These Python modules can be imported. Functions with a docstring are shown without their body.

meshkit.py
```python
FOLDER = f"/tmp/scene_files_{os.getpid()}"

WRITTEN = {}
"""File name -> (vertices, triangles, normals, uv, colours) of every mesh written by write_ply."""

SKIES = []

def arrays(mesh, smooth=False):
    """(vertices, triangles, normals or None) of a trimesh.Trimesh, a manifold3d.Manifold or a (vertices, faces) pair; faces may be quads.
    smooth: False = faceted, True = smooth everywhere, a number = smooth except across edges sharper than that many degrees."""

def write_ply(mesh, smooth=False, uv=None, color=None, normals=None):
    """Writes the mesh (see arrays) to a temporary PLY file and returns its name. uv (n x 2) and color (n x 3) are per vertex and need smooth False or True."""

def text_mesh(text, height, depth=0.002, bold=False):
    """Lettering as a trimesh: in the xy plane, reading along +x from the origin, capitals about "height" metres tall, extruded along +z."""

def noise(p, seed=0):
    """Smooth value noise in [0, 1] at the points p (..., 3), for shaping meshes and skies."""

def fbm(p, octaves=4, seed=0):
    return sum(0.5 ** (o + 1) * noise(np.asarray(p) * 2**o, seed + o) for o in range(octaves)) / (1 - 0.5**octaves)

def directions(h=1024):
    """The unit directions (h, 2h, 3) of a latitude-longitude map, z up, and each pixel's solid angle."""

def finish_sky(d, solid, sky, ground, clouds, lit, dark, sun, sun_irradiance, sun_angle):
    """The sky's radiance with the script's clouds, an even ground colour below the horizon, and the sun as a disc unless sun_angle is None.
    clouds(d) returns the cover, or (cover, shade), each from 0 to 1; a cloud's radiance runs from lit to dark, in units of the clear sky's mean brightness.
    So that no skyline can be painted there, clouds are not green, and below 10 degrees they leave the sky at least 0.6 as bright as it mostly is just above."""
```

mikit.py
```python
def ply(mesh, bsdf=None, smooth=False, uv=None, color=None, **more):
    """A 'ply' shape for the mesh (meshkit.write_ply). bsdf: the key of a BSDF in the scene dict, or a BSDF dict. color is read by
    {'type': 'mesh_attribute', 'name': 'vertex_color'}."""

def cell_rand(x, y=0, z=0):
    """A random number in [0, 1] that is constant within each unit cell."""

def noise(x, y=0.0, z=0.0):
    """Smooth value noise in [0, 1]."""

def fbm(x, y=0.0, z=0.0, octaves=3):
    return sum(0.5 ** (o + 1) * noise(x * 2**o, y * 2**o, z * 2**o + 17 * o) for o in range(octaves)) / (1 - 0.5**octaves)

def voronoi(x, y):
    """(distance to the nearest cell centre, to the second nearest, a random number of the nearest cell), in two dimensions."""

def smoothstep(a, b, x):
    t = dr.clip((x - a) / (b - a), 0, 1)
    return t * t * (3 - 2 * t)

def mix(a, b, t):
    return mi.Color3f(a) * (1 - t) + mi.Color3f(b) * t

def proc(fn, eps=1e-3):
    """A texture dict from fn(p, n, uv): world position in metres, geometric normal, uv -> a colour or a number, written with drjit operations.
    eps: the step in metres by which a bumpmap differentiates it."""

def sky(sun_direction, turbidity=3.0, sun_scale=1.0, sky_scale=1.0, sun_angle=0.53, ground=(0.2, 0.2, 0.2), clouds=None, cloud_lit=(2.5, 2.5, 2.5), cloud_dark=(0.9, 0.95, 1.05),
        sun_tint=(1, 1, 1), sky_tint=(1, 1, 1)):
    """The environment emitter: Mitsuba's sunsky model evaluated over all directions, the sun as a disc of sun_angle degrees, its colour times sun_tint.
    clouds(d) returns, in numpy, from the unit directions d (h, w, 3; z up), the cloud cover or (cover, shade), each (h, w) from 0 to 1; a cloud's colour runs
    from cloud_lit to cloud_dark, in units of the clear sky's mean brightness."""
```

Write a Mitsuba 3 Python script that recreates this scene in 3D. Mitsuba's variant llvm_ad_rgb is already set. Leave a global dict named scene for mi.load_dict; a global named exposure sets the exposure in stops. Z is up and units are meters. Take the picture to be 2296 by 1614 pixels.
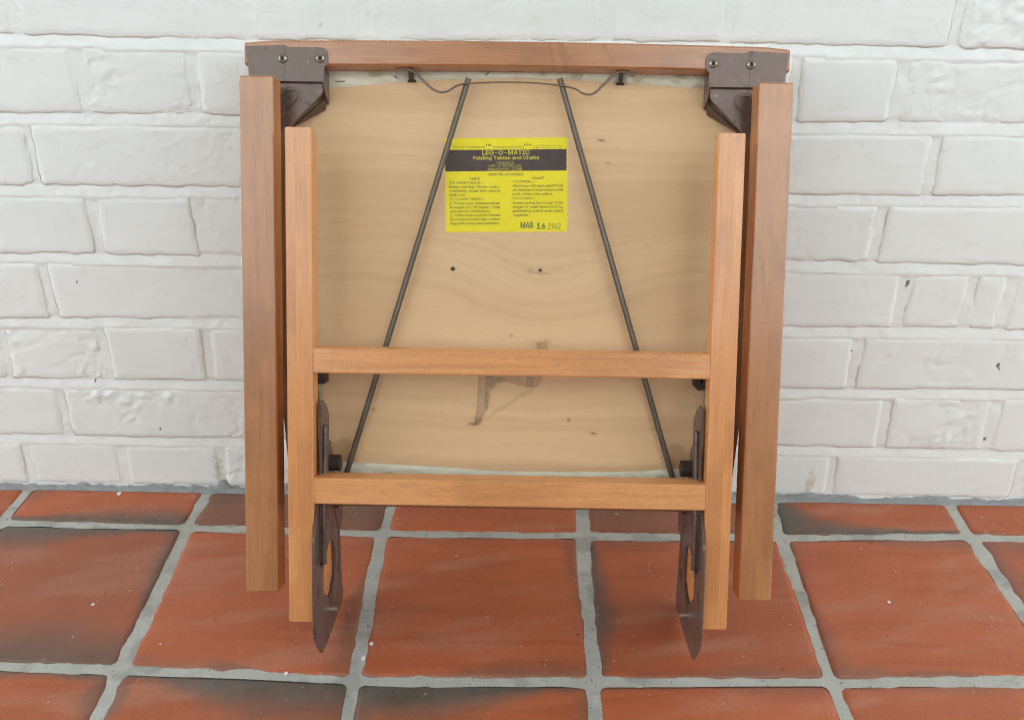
import math, random
import numpy as np, trimesh
import drjit as dr
import mitsuba as mi
import mikit, meshkit
from mikit import proc, noise, fbm, cell_rand, smoothstep, mix
from shapely.geometry import Polygon, LineString, box as sbox, MultiPolygon
from shapely import affinity

T = mi.ScalarTransform4f
scene, labels = {}, {}

# ---------------------------------------------------------------- camera, sky, exposure
CAM = np.array([0.0083, -0.8884, 0.6116])
PITCH, YAW, ROLL = 0.4671, -0.0109, 0.0100
_cy, _sy, _cp, _sp = math.cos(YAW), math.sin(YAW), math.cos(PITCH), math.sin(PITCH)
_f = np.array([_sy * _cp, _cy * _cp, -_sp]); _r = np.array([_cy, -_sy, 0.0]); _u = np.cross(_r, _f)
_up = -math.sin(ROLL) * _r + math.cos(ROLL) * _u
scene['camera'] = {'type': 'perspective', 'fov': 2 * math.degrees(math.atan(1148 / 2205.07)), 'fov_axis': 'x', 'near_clip': 0.02, 'far_clip': 500.0,
                   'to_world': T().look_at(origin=CAM.tolist(), target=(CAM + _f).tolist(), up=_up.tolist())}
scene['sky'] = mikit.sky([0.03, -1.0, 0.62], turbidity=3, sun_scale=0.03, sun_angle=30, clouds=lambda d: 1.0, cloud_lit=(2.27, 2.63, 2.75), sun_tint=(0.85, 1.0, 1.2))
exposure = 3.82

# ---------------------------------------------------------------- helpers
def key_for(name):
    if name not in scene and name not in USED:
        USED.add(name); return name
    k = 1
    while f'{name}_{k:03d}' in scene or f'{name}_{k:03d}' in USED: k += 1
    USED.add(f'{name}_{k:03d}'); return f'{name}_{k:03d}'
USED = set()
def add(name, mesh, bsdf, parent=None, smooth=False, uv=None, label=None, **props):
    key = key_for((parent + '__' if parent else '') + name)
    scene[key] = mikit.ply(mesh, bsdf, smooth=smooth, uv=uv)
    if label or props: labels[key] = {**({'label': label} if label else {}), **props}
    return key
def rot(axis, a): return trimesh.transformations.rotation_matrix(a, axis)
def cat(*ms): return trimesh.util.concatenate([m for m in ms if m is not None])

# chair frame: x to the right, u up along the seat, w out of the seat towards the viewer
SC = 1.0174
CO = np.array([-0.0001, -0.1706, -0.0106])
AX = np.array([0.999999, 0.000325, -0.001417]); AU = np.array([0.001211, 0.352879, 0.935668]); AN = np.array([0.000804, -0.935669, 0.352878])
AM = np.stack([AX, AU, AN], 1) * SC
def to_world(m):
    m = m.copy(); m.vertices = np.asarray(m.vertices) @ AM.T + CO
    return m
def local(p):
    q = [p.x - float(CO[0]), p.y - float(CO[1]), p.z - float(CO[2])]
    return [(q[0] * float(a[0]) + q[1] * float(a[1]) + q[2] * float(a[2])) / SC for a in (AX, AU, AN)]

def cbox(x0, x1, u0, u1, w0, w1, c=0.0012):
    pts = []
    for i, x in enumerate((x0, x1)):
        for j, y in enumerate((u0, u1)):
            for k, z in enumerate((w0, w1)):
                sx, sy, sz = (1, -1)[i], (1, -1)[j], (1, -1)[k]
                a = 0.35 * c
                pts += [(x, y + sy * c, z + sz * c), (x + sx * c, y, z + sz * c), (x + sx * c, y + sy * c, z),
                        (x + sx * a, y + sy * a, z + sz * c), (x + sx * a, y + sy * c, z + sz * a), (x + sx * c, y + sy * a, z + sz * a)]
    return trimesh.convex.convex_hull(np.array(pts))
def hull(pts): return trimesh.convex.convex_hull(np.array(pts, float))
def poly_w(poly, w0, w1):
    """polygon in (x,u) extruded along w"""
    gs = poly.geoms if hasattr(poly, 'geoms') else [poly]
    out = []
    for g in gs:
        m = trimesh.creation.extrude_polygon(g, w1 - w0, engine='earcut'); m.apply_translation([0, 0, w0]); out.append(m)
    return cat(*out)
def poly_x(poly, x0, x1):
    """polygon in (u,w) extruded along x"""
    m = trimesh.creation.extrude_polygon(poly, x1 - x0, engine='earcut')
    v = np.asarray(m.vertices).copy()
    m.vertices = np.stack([v[:, 2] + x0, v[:, 0], v[:, 1]], 1)
    return m
def tube(path, ra, rb=None, seg=10, side=(0, 0, 1)):
    """round or oval bar along a path; ra in the plane across the path, rb along side"""
    path = np.array(path, float); rb = ra if rb is None else rb
    t = np.gradient(path, axis=0); t /= np.linalg.norm(t, axis=1, keepdims=True)
    s = np.tile(np.array(side, float), (len(path), 1)); s -= (s * t).sum(1, keepdims=True) * t; ra = np.broadcast_to(np.asarray(ra, float), (len(path),)); rb = np.broadcast_to(np.asarray(rb, float), (len(path),)); s /= np.linalg.norm(s, axis=1, keepdims=True)
    n = np.cross(t, s)
    ang = np.linspace(0, 2 * np.pi, seg, endpoint=False)
    v = (path[:, None] + n[:, None] * (np.cos(ang)[None, :, None] * ra[:, None, None]) + s[:, None] * (np.sin(ang)[None, :, None] * rb[:, None, None])).reshape(-1, 3)
    f = []
    for i in range(len(path) - 1):
        for j in range(seg):
            a, b = i * seg + j, i * seg + (j + 1) % seg
            f += [(a, b, b + seg), (a, b + seg, a + seg)]
    c0, c1 = len(v), len(v) + 1
    v = np.vstack([v, path[0], path[-1]])
    for j in range(seg):
        f += [(c0, (j + 1) % seg, j), (c1, (len(path) - 1) * seg + j, (len(path) - 1) * seg + (j + 1) % seg)]
    m = trimesh.Trimesh(v, f, process=False); m.fix_normals(); return m
def spline(pts, n=8):
    pts = np.array(pts, float); out = []
    P = np.vstack([2 * pts[0] - pts[1], pts, 2 * pts[-1] - pts[-2]])
    for i in range(1, len(P) - 2):
        for t in np.linspace(0, 1, n, endpoint=False):
            a, b, c, d = P[i - 1], P[i], P[i + 1], P[i + 2]
            out.append(0.5 * ((2 * b) + (-a + c) * t + (2 * a - 5 * b + 4 * c - d) * t * t + (-a + 3 * b - 3 * c + d) * t ** 3))
    return np.array(out + [pts[-1]])

# ---------------------------------------------------------------- materials
def bsdf(name, **d):
    scene[name] = {'type': 'twosided', 'm': d}
def bumped(name, h, scale, eps, **d):
    scene[name] = {'type': 'twosided', 'm': {'type': 'bumpmap', 'tex': proc(h, eps=eps), 'scale': scale, 'b': d}}
def rgb(*c): return {'type': 'rgb', 'value': list(c)}

# one beech wood for all wooden parts; uv.x picks the stain, uv.y the direction of the grain (0 along u, 1 along x)
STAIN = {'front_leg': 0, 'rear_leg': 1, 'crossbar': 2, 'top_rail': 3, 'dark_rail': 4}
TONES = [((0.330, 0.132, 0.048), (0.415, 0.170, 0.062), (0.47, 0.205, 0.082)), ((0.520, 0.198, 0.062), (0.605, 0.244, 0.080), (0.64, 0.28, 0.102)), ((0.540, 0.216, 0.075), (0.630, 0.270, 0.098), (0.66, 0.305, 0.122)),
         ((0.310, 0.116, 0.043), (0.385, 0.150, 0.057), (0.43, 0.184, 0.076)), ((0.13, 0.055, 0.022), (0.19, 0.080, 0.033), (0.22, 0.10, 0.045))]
def wood_fn(p, n, uv):
    x, u, w = local(p)
    ax = uv.y > 0.5
    a, b = dr.select(ax, x, u), dr.select(ax, u, x)
    tone = lambda k: [sum(dr.select(dr.abs(uv.x - i) < 0.5, t[k][c], 0.0) for i, t in enumerate(TONES)) for c in range(3)]
    dark, mid, light = (mi.Color3f(*tone(k)) for k in range(3))
    cell = uv.x * 3.7 + dr.floor(x * 12) * 2.3 * dr.select(ax, 0.0, 1.0)
    wob = (noise(a * 9 + cell, b * 30, w * 30) - 0.5) * 0.012
    g = fbm((b + wob) * 330, a * 11 + cell, (w + wob) * 330, 2)
    fine = noise(b * 1500, a * 60, w * 1500)
    fleck = smoothstep(0.66, 0.86, noise(b * 1250, a * 330, w * 1250))
    blot = fbm(b * 24 + 5, a * 15 + cell, w * 24, 3)
    c = mix(mix(dark, mid, 0.35 + 0.65 * smoothstep(0.22, 0.62, g)), light, 0.75 * smoothstep(0.56, 0.72, blot))
    c = mix(c, dark * 0.82, 0.45 * smoothstep(0.46, 0.30, blot))
    c = c * (0.92 + 0.16 * fine) * (1 - 0.10 * fleck)
    c = mix(c, dark * 0.62, 0.16 * smoothstep(0.86, 0.95, noise(b * 260 + 40, a * 60, w * 260)))
    # flame figure in the top rail
    m = mi.Float(0); nn = (noise(x * 900, u * 300) - 0.5) * 0.0016
    for x0, u0, x1, u1, wd in ((0.0253, 0.4913, 0.0303, 0.4731, 0.0022), (0.034, 0.492, 0.0395, 0.4745, 0.0036), (0.0419, 0.4800, 0.0462, 0.4742, 0.0022), (0.0695, 0.4898, 0.0775, 0.4763, 0.0013), (0.0137, 0.488, 0.016, 0.483, 0.0012)):
        t = dr.clip(((x - x0) * (x1 - x0) + (u - u0) * (u1 - u0)) / ((x1 - x0) ** 2 + (u1 - u0) ** 2), 0, 1)
        d = dr.sqrt(dr.square(x - x0 - t * (x1 - x0)) + dr.square(u - u0 - t * (u1 - u0)))
        m = dr.maximum(m, smoothstep(wd, wd * 0.45, d + nn))
    return mix(c, (0.27, 0.105, 0.035), 0.75 * m * (0.45 + 0.55 * fine))
def wood_h(p, n, uv):
    x, u, w = local(p)
    ax = uv.y > 0.5
    a, b = dr.select(ax, x, u), dr.select(ax, u, x)
    return noise(b * 700, a * 35, w * 700)
bumped('beech_wood', wood_h, 0.00016, 3e-4, type='principled', base_color=proc(wood_fn), roughness=0.30, specular=0.65, clearcoat=0.6, clearcoat_gloss=0.84)

KNOTS = [(0.0710, 0.4185, 0.0032, 0.0011), (0.0490, 0.1836, 0.0014, 0.0012), (0.0706, 0.1724, 0.0024, 0.0012), (0.0776, 0.3998, 0.0018, 0.0006), (-0.001, 0.255, 0.0010, 0.0008), (0.0245, 0.2478, 0.0050, 0.0018), (0.1245, 0.1772, 0.0028, 0.001), (-0.118, 0.19, 0.0012, 0.0008)]
def ply_fn(p, n, uv):
    x, u, w = local(p)
    wob = (fbm(x * 7, u * 10 + 3, 0, 3) - 0.5) * 0.030
    # one broad arch of growth rings low in the middle, straight rings elsewhere
    arch = dr.exp(-dr.square((x - 0.03) / 0.075) - dr.square((u - 0.285) / 0.055)) * 0.035
    band = (u + wob * 0.5 + arch + 0.004 * noise(x * 40, u * 60))
    ring = fbm(band * 150, x * 2.2, 1, 3)
    ring2 = fbm(band * 520, x * 5, 9, 2)
    fine = noise(x * 130, u * 2400)
    c = mix((0.665, 0.425, 0.232), (0.705, 0.460, 0.258), smoothstep(0.22, 0.66, ring))
    c = c * (0.955 + 0.05 * ring2 + 0.05 * fine)
    c = mix(c, (0.60, 0.37, 0.21), 0.20 * smoothstep(0.55, 0.75, fbm(x * 9 + 7, u * 22, 2, 3)))
    m = mi.Float(0); halo = mi.Float(0); nk = (noise(x * 1500, u * 1500) - 0.5) * 0.7
    for kx, ku, rx, ru in KNOTS:
        d = dr.sqrt(dr.square((x - kx) / rx) + dr.square((u - ku + (x - kx) * 0.15) / ru)) + nk
        m = dr.maximum(m, smoothstep(1.15, 0.55, d)); halo = dr.maximum(halo, smoothstep(3.2, 0.8, d))
    c = mix(c, (0.42, 0.24, 0.11), 0.4 * halo * noise(x * 400, u * 900))
    c = mix(c, (0.18, 0.10, 0.045), 0.65 * m)
    # scratches beside the right screw tip
    for u0, x0, x1, s, k in ((0.3117, 0.008, 0.020, -0.12, 0.55), (0.3090, 0.007, 0.034, -0.05, 0.5)):
        d = dr.abs(u - u0 - s * (x - x0)) + (noise(x * 700, u * 900) - 0.5) * 0.0008
        c = mix(c, (0.33, 0.19, 0.11), k * smoothstep(0.0010, 0.0003, d) * smoothstep(x0, x0 + 0.006, x) * smoothstep(x1, x1 - 0.008, x))
    # stain left by the torn paper, an oblique edge
    d = dr.abs((u - 0.1865) - 0.63 * (x + 0.0190) + (noise(x * 160, 3) - 0.5) * 0.003)
    c = mix(c, (0.45, 0.285, 0.15), 0.50 * smoothstep(0.0030, 0.0008, d) * smoothstep(-0.024, -0.014, x) * smoothstep(0.0235, 0.018, x) * (0.5 + 0.5 * noise(x * 700, u * 700)))
    # brown glue stains by the lower corners
    d = dr.minimum(dr.square((x + 0.148) / 0.018), dr.square((x - 0.146) / 0.016)) + dr.square((u - 0.150) / 0.014)
    c = mix(c, (0.42, 0.24, 0.095), 0.55 * smoothstep(1.3, 0.3, d + (fbm(x * 160, u * 160) - 0.5) * 1.6))
    return c
bsdf('birch_ply', type='principled', base_color=proc(ply_fn), roughness=0.55, specular=0.35)

def vinyl_fn(p, n, uv):
    x, u, w = local(p)
    c = mix((0.60, 0.555, 0.40), (0.78, 0.745, 0.61), fbm(x * 90, u * 200, w * 90))
    c = mix(c, (0.36, 0.31, 0.16), 0.55 * smoothstep(0.60, 0.75, fbm(x * 60 + 9, u * 130, 3)))
    sl = mi.Float(0); ns = (noise(x * 900, u * 900) - .5) * .0006
    for x0, u0, ln, s in ((-0.150, 0.4627, 0.009, 0.05), (-0.026, 0.4690, 0.007, 0.9), (0.024, 0.4665, 0.006, -1.2), (0.052, 0.4655, 0.013, -0.4), (0.0205, 0.4712, 0.003, 0.0), (-0.101, 0.4682, 0.004, -.6)):
        t = dr.clip((x - x0) / ln, 0, 1)
        d = dr.abs(u - u0 - s * (x - x0)) + ns
        sl = dr.maximum(sl, smoothstep(0.0009, 0.0003, d) * smoothstep(0, 0.1, t) * smoothstep(1, 0.9, t))
    return mix(c, (0.10, 0.075, 0.045), 0.85 * sl)
def vinyl_h(p, n, uv):
    x, u, w = local(p)
    return noise(x * 120, u * 90, w * 90) * 2.4 + noise(x * 420, u * 300, w * 300)
bumped('vinyl', vinyl_h, 0.0007, 4e-4, type='principled', base_color=proc(vinyl_fn), roughness=0.30, specular=0.5)

def brown_fn(p, n, uv):
    x, u, w = local(p)
    c = mix((0.100, 0.058, 0.046), (0.138, 0.084, 0.068), fbm(x * 260, u * 260, w * 260))
    c = mix(c, (0.055, 0.038, 0.032), smoothstep(0.66, 0.74, fbm(x * 120 + 3, u * 120, w * 120, 3)) * 0.7)
    return mix(c, (0.24, 0.19, 0.16), smoothstep(0.80, 0.86, fbm(x * 420, u * 190 + 8, w * 420, 2)) * 0.5)
def brown_h(p, n, uv):
    x, u, w = local(p)
    return noise(x * 800, u * 800, w * 800)
bumped('brown_hammered_paint', brown_h, 0.00014, 3e-4, type='principled', base_color=proc(brown_fn), roughness=0.30, metallic=0.2, specular=0.55)
def rod_fn(p, n, uv):
    x, u, w = local(p)
    return mix((0.130, 0.106, 0.080), (0.195, 0.162, 0.126), fbm(x * 300, u * 90, w * 300))
bsdf('rod_bronze', type='principled', base_color=proc(rod_fn), roughness=0.30, metallic=0.5, specular=0.5)
bsdf('spring_steel', type='principled', base_color=rgb(0.27, 0.25, 0.22), roughness=0.32, metallic=0.7)
bsdf('nickel', type='principled', base_color=rgb(0.36, 0.33, 0.26), roughness=0.32, metallic=0.85)
bsdf('bright_steel', type='principled', base_color=rgb(0.60, 0.57, 0.52), roughness=0.25, metallic=0.9)
bsdf('dark_rubber', type='principled', base_color=rgb(0.045, 0.026, 0.018), roughness=0.6, specular=0.35)
bsdf('screw_tip', type='principled', base_color=rgb(0.10, 0.085, 0.045), roughness=0.5, metallic=0.5)
def yel_fn(p, n, uv):
    x, u, w = local(p)
    return mix((0.80, 0.640, 0.022), (0.86, 0.715, 0.045), fbm(x * 160, u * 160))
bsdf('label_yellow', type='principled', base_color=proc(yel_fn), roughness=0.55, specular=0.2)
def band_fn(p, n, uv):
    x, u, w = local(p)
    c = mix((0.070, 0.046, 0.042), (0.095, 0.066, 0.060), fbm(x * 160, u * 160))
    rub = smoothstep(0.60, 0.72, fbm((x - 0.25 * u) * 170, u * 30 + 2, 0, 3)) * smoothstep(0.018, 0.03, x)
    return mix(c, (0.21, 0.175, 0.165), 0.8 * rub)
bsdf('label_band', type='principled', base_color=proc(band_fn), roughness=0.5, specular=0.25)
bsdf('label_ink', type='principled', base_color=rgb(0.06, 0.045, 0.02), roughness=0.5)
bsdf('label_yellow_ink', type='principled', base_color=rgb(0.62, 0.50, 0.03), roughness=0.5)
bsdf('stamp_ink', type='principled', base_color=rgb(0.055, 0.07, 0.035), roughness=0.5)
def paper_fn(p, n, uv):
    x, u, w = local(p)
    c = mix((0.455, 0.285, 0.160), (0.56, 0.38, 0.235), fbm(x * 180, u * 120))
    c = mix(c, (0.42, 0.235, 0.12), 0.7 * smoothstep(0.0016, 0.0002, dr.abs(x + 0.0282 + (0.224 - u) * 0.055)))
    return mix(c, (0.24, 0.125, 0.06), 0.75 * smoothstep(0.189, 0.178, u + (noise(x * 400, u * 400) - .5) * .006))
bsdf('old_paper', type='principled', base_color=proc(paper_fn), roughness=0.65, specular=0.2)
bsdf('paper_print', type='principled', base_color=rgb(0.12, 0.09, 0.08), roughness=0.7)

def paint_fn(p, n, uv):
    x, z = p.x, p.z
    c = mix((0.775, 0.770, 0.744), (0.805, 0.800, 0.776), fbm(x * 26, z * 40, p.y * 40))
    c = c * (0.985 + 0.03 * noise(x * 900, z * 900, p.y * 900))
    # yellowed drips and grime caught on rough spots
    gr = smoothstep(0.60, 0.78, fbm(x * 55, z * 95 + 3, 5, 3)) * smoothstep(0.35, 0.7, noise(x * 420, z * 300))
    c = mix(c, (0.62, 0.60, 0.53), 0.18 * gr)
    st = mi.Float(0); nf = (fbm(x * 240, z * 240) - 0.5) * 2.4; nh = (noise(x * 1100, z * 1100) - 0.5) * 0.9
    for sx, sz, a, b in ((-0.3155, 0.026, 0.006, 0.022), (-0.262, 0.030, 0.007, 0.020), (-0.1696, 0.486, 0.003, 0.0025), (0.319, 0.018, 0.006, 0.020), (-0.245, 0.022, 0.02, 0.006)):
        d = dr.square((x - sx) / a) + dr.square((z - sz) / b) + nf
        st = dr.maximum(st, smoothstep(1.0, 0.2, d))
    c = mix(c, (0.46, 0.385, 0.275), 0.45 * st)
    hole = mi.Float(0)
    for sx, sz, r in ((0.3809, 0.2531, 0.0021), (0.3800, 0.2502, 0.0013), (0.4872, 0.1662, 0.0021), (0.4890, 0.1625, 0.0012), (0.4938, 0.0789, 0.0018), (-0.3715, 0.0767, 0.0012), (0.3384, 0.1793, 0.0011), (-0.4280, 0.2420, 0.0010), (-0.4310, 0.132, 0.0011), (-0.245, 0.0075, 0.0025), (-0.312, 0.0070, 0.0045)):
        d = dr.sqrt(dr.square(x - sx) + dr.square((z - sz) * 0.75)) / r + nh
        hole = dr.maximum(hole, smoothstep(1.1, 0.75, d))
    return mix(c, (0.085, 0.078, 0.066), 0.9 * hole)
def paint_h(p, n, uv):
    return noise(p.x * 520, p.z * 520, p.y * 520) + 0.8 * noise(p.x * 150, p.z * 190, p.y * 150)
bumped('white_wall_paint', paint_h, 0.00042, 5e-4, type='principled', base_color=proc(paint_fn), roughness=0.5, specular=0.4)
bsdf('white_ceiling_paint', type='diffuse', reflectance=rgb(0.7, 0.7, 0.68))

def grout_fn(p, n, uv):
    x, y = p.x, p.y
    c = mix((0.400, 0.382, 0.340), (0.485, 0.465, 0.420), fbm(x * 60, y * 60, p.z * 60))
    c = c * (0.91 + 0.18 * noise(x * 1000, y * 1000, p.z * 1000))
    c = mix(c, (0.260, 0.250, 0.220), 0.50 * smoothstep(0.56, 0.72, fbm(x * 38 + 4, y * 38, 0, 3)))
    return mix(c, (0.10, 0.09, 0.075), 0.65 * smoothstep(0.90, 0.95, noise(x * 420 + 9, y * 420)))
def grout_h(p, n, uv): return fbm(p.x * 800, p.y * 800, p.z * 800, 2)
bumped('cement_grout', grout_h, 0.0009, 4e-4, type='principled', base_color=proc(grout_fn), roughness=0.85, specular=0.2)
def cement_fn(p, n, uv):
    c = mix((0.265, 0.268, 0.268), (0.360, 0.362, 0.360), fbm(p.x * 90, p.y * 90, p.z * 160))
    return c * (0.8 + 0.4 * noise(p.x * 900, p.y * 900, p.z * 900))
bumped('grey_cement', grout_h, 0.0012, 4e-4, type='principled', base_color=proc(cement_fn), roughness=0.9, specular=0.2)

# ---------------------------------------------------------------- floor tiles
X0 = [-1.3269, -1.1269, -0.9269, -0.7285, -0.5269, -0.3329, -0.1301, 0.0734, 0.2760, 0.4710, 0.6725, 0.8725, 1.0725, 1.2725]
X1 = [-1.3255, -1.1255, -0.9255, -0.7280, -0.5280, -0.3284, -0.1282, 0.0731, 0.2729, 0.4740, 0.6740, 0.8740, 1.0740, 1.2740]
X2 = [-1.3240, -1.1240, -0.9240, -0.7245, -0.5245, -0.3245, -0.1240, 0.0757, 0.2757, 0.4757, 0.6757, 0.8757, 1.0757, 1.2757]
Y0 = [-0.066, -0.066, -0.064, -0.0600, -0.0640, -0.0677, -0.0712, -0.0709, -0.0680, -0.0614, -0.062, -0.064, -0.066, -0.066]
Y1 = [-0.266, -0.266, -0.263, -0.2600, -0.2620, -0.2673, -0.2747, -0.2723, -0.2667, -0.2600, -0.262, -0.264, -0.266, -0.266]
X0 = [x - 0.0 for x in X0]
GX = [[x + 0.002 for x in X0], X0, X1, X2] + [[x + 0.002 * k for x in X2] for k in range(1, 4)]
GY = [[-0.0005] * 14, Y0, Y1, [y - 0.2 for y in Y1]] + [[y - 0.2 - 0.2 * k for y in Y1] for k in range(1, 4)]
# burnt (kiln-flashed) borders: row, column -> list of (side, width, strength); sides l r f (towards viewer) b (towards wall)
FLASH = {(1, 4): [('b', .030, .85), ('f', .040, .65), ('l', .02, .4), ('r', .012, .5)], (1, 5): [('f', .012, .45), ('b', .008, .25), ('r', .02, .35)], (1, 6): [('f', .018, .45), ('r', .012, .35), ('b', .008, .2)],
         (1, 7): [('b', .022, .30), ('l', .018, .75), ('f', .010, .4)], (1, 8): [('b', .018, .35), ('f', .014, .45), ('l', .02, .3)], (1, 9): [('l', .03, .45), ('b', .03, .4)],
         (2, 4): [('b', .035, .80), ('r', .012, .5)], (2, 5): [('b', .040, .85), ('r', .030, .60), ('l', .014, .5)], (2, 6): [('b', .034, .90), ('l', .026, .6), ('r', .012, .5)], (2, 7): [('b', .014, .3)],
         (2, 8): [('b', .010, .3)], (0, 4): [('f', .022, .75), ('l', .03, .4)], (0, 5): [('f', .030, .35), ('b', .07, .45)], (0, 7): [('b', .07, .35), ('f', .04, .25)],
         (0, 8): [('l', .036, .95), ('f', .022, .85)], (0, 9): [('f', .012, .25)], (1, 3): [('r', .02, .4), ('f', .03, .5)], (2, 9): [('l', .02, .4)]}
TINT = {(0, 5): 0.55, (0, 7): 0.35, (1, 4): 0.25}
def tile_bounds(j, i):
    ax, bx = 0.5 * (GX[j][i] + GX[j + 1][i]), 0.5 * (GX[j][i + 1] + GX[j + 1][i + 1])
    return ax, bx, 0.5 * (GY[j + 1][i] + GY[j + 1][i + 1]), 0.5 * (GY[j][i] + GY[j][i + 1])
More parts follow.
